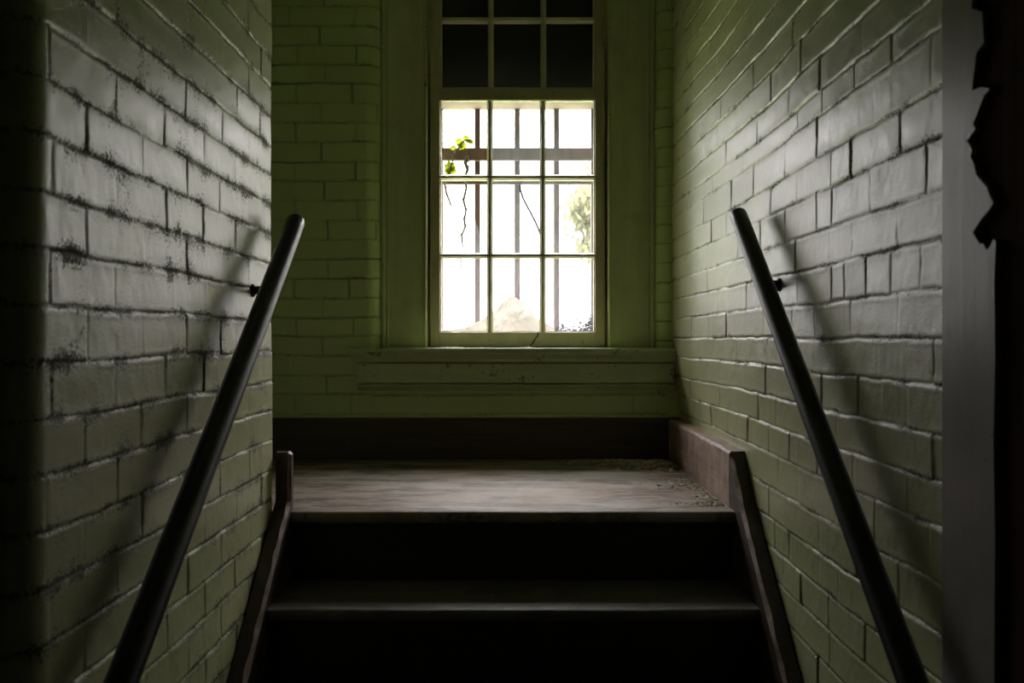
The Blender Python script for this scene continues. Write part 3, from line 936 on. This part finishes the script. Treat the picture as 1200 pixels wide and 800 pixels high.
YG = YS + 0.024
def pane_mesh(poly, Yg, th=0.003):
    bm = bmesh.new()
    A = [bm.verts.new((x, Yg, z)) for x, z in poly]
    B = [bm.verts.new((x, Yg + th, z)) for x, z in poly]
    fa = bm.faces.new(A); fa.normal_update()
    bmesh.ops.triangulate(bm, faces=[fa])
    for v in B: bm.verts.remove(v)
    return bm
xs_ = [X(515.5), colsL[0], colsL[1], X(697.5)]
zs_ = [Zr(116), rowsL[0], rowsL[1], Zr(389)]
for r_ in range(3):
    for c_ in range(3):
        x0, x1, z1, z0 = xs_[c_], xs_[c_ + 1], zs_[r_], zs_[r_ + 1]
        if (r_, c_) == (0, 0):
            # only slivers left in the putty
            for poly, nm in (([(512, 116), (573, 116), (573, 121), (560, 122), (553, 118), (546, 122), (541, 126), (536, 122), (520, 124), (517, 140), (515, 155), (518, 163), (516, 176), (512, 178)], 'glass_shard'),):
                bm = pane_mesh([(X(a), Zr(b)) for a, b in poly], YG)
                o = obj(nm, bm, M['glass'], lower); o['label'] = 'jagged sliver left around the empty pane'
            continue
        if (r_, c_) == (1, 0):
            poly = [(512, 299), (512, 284), (518, 283), (521, 291), (530, 292), (543, 293), (553, 268), (557, 258), (563, 275), (566, 262), (568, 240), (570, 225), (574, 218), (574, 299)]
            bm = pane_mesh([(X(a), Zr(b)) for a, b in poly], YG)
            o = obj('pane', bm, M['glass'], lower); o['label'] = 'broken pane with only its lower part left'
            poly = [(512, 207), (524, 207), (521, 213), (518, 221), (515, 226), (512, 228)]
            bm = pane_mesh([(X(a), Zr(b)) for a, b in poly], YG)
            o = obj('glass_shard', bm, M['glass'], lower)
            continue
        bm = pane_mesh([(x0, z0), (x1, z0), (x1, z1), (x0, z1)], YG)
        obj('pane', bm, M['glass'], lower)
# hairline crack on the middle pane
bm = bmesh.new()
tube(bm, [(X(a), YG - 0.0012, Zr(b)) for a, b in ((609, 214), (610, 222), (613, 231), (618, 241), (623.5, 251), (628, 260), (631.5, 268), (634, 276))], 0.0034, 6)
o = obj('crack', bm, M['twig'], lower); o['label'] = 'curved hairline crack in the middle pane'

# upper sash, set one thickness further out, blacked out behind
YU = YS + TH + 0.006
XU = lambda px: WX(px, YU)
ZU = lambda py: WZ(py, YU)
upper, innu = sash('upper_sash', XU(507), XU(706), ZU(112), ZU(-175), YU, 0.034, XU(516.5) - XU(507), 0.03, 0.04, [XU(575), XU(637)],
                   [ZU(22), ZU(-60)])
xs_ = [XU(516), XU(575), XU(637), XU(697)]
zt_ = [innu[3], ZU(-60), ZU(22), innu[2]]
for r_ in range(3):
    for c_ in range(3):
        bm = pane_mesh([(xs_[c_], zt_[r_ + 1]), (xs_[c_ + 1], zt_[r_ + 1]), (xs_[c_ + 1], zt_[r_]), (xs_[c_], zt_[r_])], YU + 0.022)
        obj('pane', bm, M['glass_dark'], upper)
bm = bmesh.new(); box(bm, WX(500, 3.80), WX(713, 3.80), 3.785, 3.80, WZ(113, 3.785), 2.93, 0.002)
bo = obj('blackout_board', bm, M['blackout']); tag(bo, 'black board covering the outside of the upper window sash', 'board')
# outer sill and lintel
bm = bmesh.new(); prism(bm, [(3.70, 1.30), (3.70, 1.487), (3.74, 1.480), (4.02, 1.44), (4.02, 1.30)], 'x', XOL + 0.02, XOR - 0.02)
obj('outer_sill', bm, M['masonry'], w1)
bm = bmesh.new(); box(bm, XOL - 0.05, XOR + 0.05, 3.81, 3.99, WZ(125, 3.93) , 2.95, 0.003)
obj('lintel', bm, M['lintel'], w1)

# ------------------------------------------------------------------ grille outside
Yg = 3.965
g = empty('window_grille', (0, Yg, 1.45)); tag(g, 'brown wooden bars and cross rail fixed outside the window', 'grille')
GX = lambda px: WX(px, Yg)
GZ = lambda py: WZ(py, Yg)
for a, b in ((514, 519), (556.2, 562.8), (602.8, 609.4), (648.9, 655.5), (692.7, 698)):
    bm = bmesh.new(); box(bm, GX(a), GX(b), Yg, Yg + 0.02, 1.447, GZ(119), 0.002)
    obj('bar', bm, M['bars'], g)
bm = bmesh.new(); box(bm, GX(500), GX(714), Yg - 0.022, Yg - 0.001, GZ(189), GZ(174), 0.002); obj('cross_rail', bm, M['bars'], g)
bm = bmesh.new(); box(bm, GX(500), GX(714), Yg - 0.012, Yg - 0.001, GZ(216.5), GZ(212), 0.002); obj('cross_rail', bm, M['bars'], g)
# side frame that fills the reveal
for a, b in ((496, 510), (703, 718)):
    bm = bmesh.new(); box(bm, GX(a), GX(b), Yg, Yg + 0.03, 1.447, GZ(119), 0.002); obj('side_post', bm, M['bars'], g)

# ------------------------------------------------------------------ vine
Yv = 3.925
vn = empty('vine', (WX(545, Yv), Yv, WZ(290, Yv))); tag(vn, 'thin creeper with bare twigs and yellow green leaves in the broken upper left panes', 'plant')
V = lambda a, b, dy=0.0: Vector((WX(a, Yv), Yv + dy, WZ(b, Yv)))
bm = bmesh.new()
tw = [(549, 183), (545, 190), (548, 198), (546, 204), (545.5, 211), (546.5, 221), (543.3, 234.5), (546, 246.5), (544, 257), (545, 266), (541, 276.5), (542.5, 290)]
tube(bm, [V(a, b, 0.006 * math.sin(i)) for i, (a, b) in enumerate(tw)], [0.006, 0.008, 0.007, 0.0055, 0.005, 0.0045, 0.005, 0.004, 0.0045, 0.004, 0.004, 0.003], 7)
for a, b, c, d in ((545, 191, 551, 188), (548, 197, 552, 191), (543.5, 235, 540.5, 232), (541, 276, 539.5, 272), (546, 247, 548, 243), (544, 258, 542.6, 255), (545.2, 266, 547, 262)):
    tube(bm, [V(a, b), V((a + c) / 2, (b + d) / 2, -0.003), V(c, d)], [0.0036, 0.003, 0.002], 6)
tube(bm, [V(520, 211), V(522, 219), V(523, 226), V(525, 231), V(528.7, 241)], [0.005, 0.005, 0.0045, 0.004, 0.0035], 6)
tube(bm, [V(538, 174), V(539, 169), V(543, 166), V(546, 164), V(551, 165), V(553, 167)], [0.0032] * 6, 6)
tube(bm, [V(523, 208), V(527, 200), V(530, 190), V(533, 178), V(538, 174)], [0.0035] * 5, 6)
tube(bm, [V(540, 303), V(541, 309), V(539.5, 315)], [0.003, 0.003, 0.0015], 6)
obj('stem', bm, M['twig'], vn, smooth=True)
def leaf(cx, cy, size, rot):
    bm = bmesh.new()
    s = 1.25 * size * Yv / F
    out = [(0, -0.5), (0.30, -0.42), (0.55, -0.12), (0.42, 0.02), (0.48, 0.30), (0.22, 0.28), (0.0, 0.62), (-0.22, 0.28), (-0.48, 0.30), (-0.42, 0.02), (-0.55, -0.12), (-0.30, -0.42)]
    c0 = V(cx, cy)
    ca, sa = math.cos(rot), math.sin(rot)
    cen = bm.verts.new(c0 + Vector((0, -0.004, 0)))
    vs = []
    for i, (x, z) in enumerate(out):
        x2, z2 = x * ca - z * sa, x * sa + z * ca
        vs.append(bm.verts.new(c0 + Vector((x2 * s, 0.006 * abs(x) * 2 + 0.003 * math.sin(i * 2), z2 * s))))
    for i in range(len(vs)):
        bm.faces.new((cen, vs[i], vs[(i + 1) % len(vs)]))
    obj('leaf', bm, M['leaf'], vn, smooth=True)
for a in ((538, 165, 7.5, 0.3), (542, 170, 7.5, 2.2), (546, 161.5, 6.5, 0.0), (551.5, 166, 6, 2.8), (539, 171, 6, 1.2), (531, 172.5, 5.5, 0.5), (548, 165, 4.5, 1.0), (527, 195, 11, 0.2), (529.5, 200, 8.5, 2.5), (525, 201, 6.5, 1.5), (521, 211, 4.5, 0.6)):
    leaf(*a)

# ------------------------------------------------------------------ crumpled sheet behind the lower panes
Yp = 3.835
outline = [(514, 389.5), (514, 386.5), (530, 386), (545, 384), (556, 379), (566, 373), (574, 368), (583, 361), (591, 352.5), (597, 347), (601, 346), (607, 350), (614, 356), (621, 363), (628, 370), (634, 375), (642, 380), (649, 384), (656, 387), (662, 389.5)]
def interp(xq):
    for (xa, ya), (xb, yb) in zip(outline[:-1], outline[1:]):
        if xa <= xq <= xb and xb > xa:
            return ya + (yb - ya) * (xq - xa) / (xb - xa)
    return 389.5
bm = bmesh.new()
nx, nz = 60, 14; grid = []
for i in range(nx + 1):
    xp = 514 + (662 - 514) * i / nx
    zt_p = WZ(interp(xp), Yp); zb_p = 1.475
    zt_p = max(zt_p, zb_p + 0.004)
    col_ = []
    for j in range(nz + 1):
        t = j / nz
        z = zb_p + (zt_p - zb_p) * t
        x = WX(xp, Yp)
        dy = 0.016 * mnoise.noise(Vector((x * 14, z * 14, 1))) + 0.007 * mnoise.noise(Vector((x * 45, z * 45, 6))) + 0.03 * (1 - t)
        col_.append(bm.verts.new((x, Yp - dy + 0.01, z)))
    grid.append(col_)
for i in range(nx):
    for j in range(nz):
        bm.faces.new((grid[i][j], grid[i + 1][j], grid[i + 1][j + 1], grid[i][j + 1]))
ext = bmesh.ops.solidify(bm, geom=bm.faces[:], thickness=0.0015)
o = obj('crumpled_sheet', bm, M['paper']); tag(o, 'pale crumpled sheet slumped on the outer sill behind the bottom panes', 'sheet')

# ------------------------------------------------------------------ litter
def flakes(name, mat, spots, n, size, seed, zfun, label, cat):
    r = random.Random(seed)
    bm = bmesh.new()
    for i in range(n):
        cx, cy, sx, sy, h = r.choice(spots)
        x = r.gauss(cx, sx); y = r.gauss(cy, sy)
        lim = zfun(x, y)
        if lim is None: continue
        d = math.exp(-(((x - cx) / (sx * 1.3)) ** 2 + ((y - cy) / (sy * 1.3)) ** 2))
        z = lim + r.random() * h * d + size * 0.08
        s = size * r.uniform(0.35, 1.2)
        k = r.choice((4, 5, 6))
        ax = Vector((r.gauss(0, 0.35), r.gauss(0, 0.35), 1)).normalized()
        q = ax.to_track_quat('Z', 'Y')
        a0 = r.random() * 6.28
        asp = r.uniform(0.3, 1.0)
        top, bot = [], []
        for j in range(k):
            rr = s * r.uniform(0.6, 1.1)
            p = Vector((math.cos(a0 + 6.283 * j / k) * rr, math.sin(a0 + 6.283 * j / k) * rr * asp, r.uniform(-0.1, 0.1) * s))
            p = q @ p
            top.append(bm.verts.new((x + p.x, y + p.y, z + p.z + 0.0006)))
            bot.append(bm.verts.new((x + p.x, y + p.y, z + p.z - 0.0006)))
        bm.faces.new(top); bm.faces.new(bot[::-1])
        for j in range(k):
            l = (j + 1) % k
            bm.faces.new((top[j], bot[j], bot[l], top[l]))
    o = obj(name, bm, mat)
    tag(o, label, cat, kind='stuff')
    return o
def land(x, y):
    if x > XS - 0.008 or y > Y_BACK - 0.034 or y < Y_EDGE + 0.075: return None
    return Z_L
flakes('debris', M['flake'], [(0.49, 3.38, 0.05, 0.07, 0.026), (0.42, 3.42, 0.07, 0.06, 0.018), (0.36, 3.52, 0.09, 0.03, 0.006)], 1500, 0.0075, 3, land,
       'heap of pale paint flakes in the far right corner of the landing', 'debris')
flakes('debris', M['flake'], [(0.53, 2.68, 0.02, 0.06, 0.010), (0.51, 2.61, 0.035, 0.02, 0.008), (0.49, 2.95, 0.05, 0.06, 0.003), (0.545, 2.85, 0.012, 0.15, 0.006)], 380, 0.006, 5, land,
       'scatter of dirt and flakes along the right baseboard near the stair edge', 'debris')
def sillz(x, y):
    if y < Ys + 0.01 or y > YS - 0.003 or abs(x) > 0.4: return None
    return zs
flakes('paint_chips', M['putty'], [(WX(525, 3.62), 3.63, 0.035, 0.02, 0.006), (WX(618, 3.62), 3.64, 0.012, 0.015, 0.006), (WX(560, 3.62), 3.64, 0.05, 0.02, 0.001)], 260, 0.006, 8, sillz,
       'pale paint chips lying on the inner window sill', 'debris')
def osill(x, y):
    if y < YS + TH + 0.005 or y > 3.772 or x > X(697) or x < X(640): return None
    return 1.480 - (y - 3.74) * 0.14
flakes('dry_leaves', M['leafdebris'], [(WX(692, 3.75), 3.75, 0.022, 0.010, 0.13), (WX(678, 3.75), 3.75, 0.045, 0.010, 0.105), (WX(658, 3.75), 3.75, 0.035, 0.010, 0.10)], 4200, 0.007, 9, osill,
       'brown dry leaf litter behind the bottom right pane', 'debris')

# ------------------------------------------------------------------ outdoors
bm = bmesh.new(); box(bm, -30, 30, -20, 60, -0.30, -0.10); o = obj('ground', bm, M['ground']); tag(o, kind='structure')
tr = empty('tree', (1.22, 7.0, -0.1)); tag(tr, 'tree with yellow green leaves far behind the right hand panes', 'tree')
bm = bmesh.new()
tube(bm, [(1.35, 7.0, -0.1), (1.32, 7.0, 1.0), (1.36, 7.02, 1.9), (1.30, 7.0, 2.5), (1.4, 7.0, 3.1)], [0.10, 0.08, 0.065, 0.05, 0.03], 10)
tube(bm, [(1.34, 7.0, 1.6), (1.1, 6.95, 1.95), (0.85, 6.9, 2.2)], [0.04, 0.025, 0.012], 8)
tube(bm, [(1.34, 7.0, 1.9), (1.6, 7.05, 2.4)], [0.04, 0.015], 8)
tube(bm, [(1.33, 7.0, 1.4), (0.9, 6.95, 1.7), (0.6, 6.9, 1.85)], [0.03, 0.02, 0.008], 8)
obj('trunk', bm, M['twig'], tr, smooth=True)
bm = bmesh.new(); r = random.Random(4)
blobs = [(WX(688, 7), 7.0, WZ(232, 7), 0.10, 0.10), (WX(676, 7), 6.9, WZ(245, 7), 0.07, 0.05), (WX(692, 7), 7.0, WZ(262, 7), 0.08, 0.12), (WX(681, 7), 7.0, WZ(256, 7), 0.07, 0.06), (WX(700, 7), 7.1, WZ(240, 7), 0.15, 0.25), (WX(720, 7), 7.1, WZ(200, 7), 0.2, 0.3), (WX(690, 7), 7.1, WZ(290, 7), 0.06, 0.05)]
for i in range(900):
    bx, by, bz, rx, rz = r.choice(blobs)
    c = Vector((r.gauss(bx, rx * 0.55), r.gauss(by, 0.15), r.gauss(bz, rz * 0.55)))
    q = Vector((r.gauss(0, 1), r.gauss(0, 1), r.gauss(0, 1))).normalized().to_track_quat('Z', 'Y')
    s = r.uniform(0.018, 0.038)
    vs = [bm.verts.new(c + q @ Vector(p)) for p in ((0, -s, 0), (s * .6, -s * .2, s * .1), (s * .4, s * .5, 0), (0, s * 1.2, s * .1), (-s * .4, s * .5, 0), (-s * .6, -s * .2, s * .1))]
    bm.faces.new(vs)
o = obj('crown', bm, M['treeleaf'], tr)

# ------------------------------------------------------------------ sky
w = bpy.data.worlds.new('overcast_sky'); SC.world = w; w.use_nodes = True
nt = w.node_tree
for n_ in list(nt.nodes): nt.nodes.remove(n_)
nb = NB(nt)
out = nb.n('ShaderNodeOutputWorld'); bg = nb.n('ShaderNodeBackground')
tc = nb.n('ShaderNodeTexCoord'); sp = nb.n('ShaderNodeSeparateXYZ')
nb.l(tc.outputs['Generated'], sp.inputs[0])
SKY_H, SKY_Z = 4.3, 80.0
hz = nb.math('MULTIPLY', nb.math('MAXIMUM', sp.outputs['Z'], 0.0), 1.0)
nb.l(nb.ramp(hz, [(0.0, (0.99, 0.95, 0.96)), (1.0, (1.0, 0.955, 0.90))]), bg.inputs[0])
stg = nb.n('ShaderNodeMapRange'); stg.inputs['From Min'].default_value = 0.15; stg.inputs['From Max'].default_value = 0.8
stg.inputs['To Min'].default_value = SKY_H; stg.inputs['To Max'].default_value = SKY_Z
nb.l(hz, stg.inputs['Value']); nb.l(stg.outputs[0], bg.inputs[1])
nb.l(bg.outputs[0], out.inputs[0])

# daylight portal in the glazed part of the opening: only guides the sampling of the sky
ld = bpy.data.lights.new('window_portal', 'AREA'); ld.shape = 'RECTANGLE'
ld.size = X(697) - X(516); ld.size_y = Zr(113) - Zr(392)
ld.cycles.is_portal = True
lo = bpy.data.objects.new('window_portal', ld); COL.objects.link(lo)
lo.location = ((X(697) + X(516)) / 2, YS + TH + 0.004, (Zr(113) + Zr(392)) / 2)
lo.rotation_euler = (math.radians(-90), 0, 0)

# ------------------------------------------------------------------ camera
cd = bpy.data.cameras.new('camera'); cam = bpy.data.objects.new('camera', cd); COL.objects.link(cam)
cam.location = (0, 0, EYE); cam.rotation_euler = (math.radians(90), 0, 0)
cd.sensor_width = 36; cd.lens = F / 1200 * 36
cd.shift_x = -(VX - 600) / 1200; cd.shift_y = (VY - 400) / 1200
cd.clip_start = 0.05; cd.clip_end = 200
cd.dof.use_dof = True; cd.dof.focus_distance = 2.9; cd.dof.aperture_fstop = 6.3
SC.camera = cam

SC.view_settings.view_transform = 'Standard'; SC.view_settings.look = 'None'
SC.view_settings.gamma = 1.0; SC.view_settings.use_curve_mapping = False
SC.view_settings.exposure = 0.0
cy = SC.cycles
cy.max_bounces = 12; cy.diffuse_bounces = 6; cy.glossy_bounces = 4; cy.transparent_max_bounces = 16
cy.use_denoising = True
cy.sample_clamp_indirect = 4.0
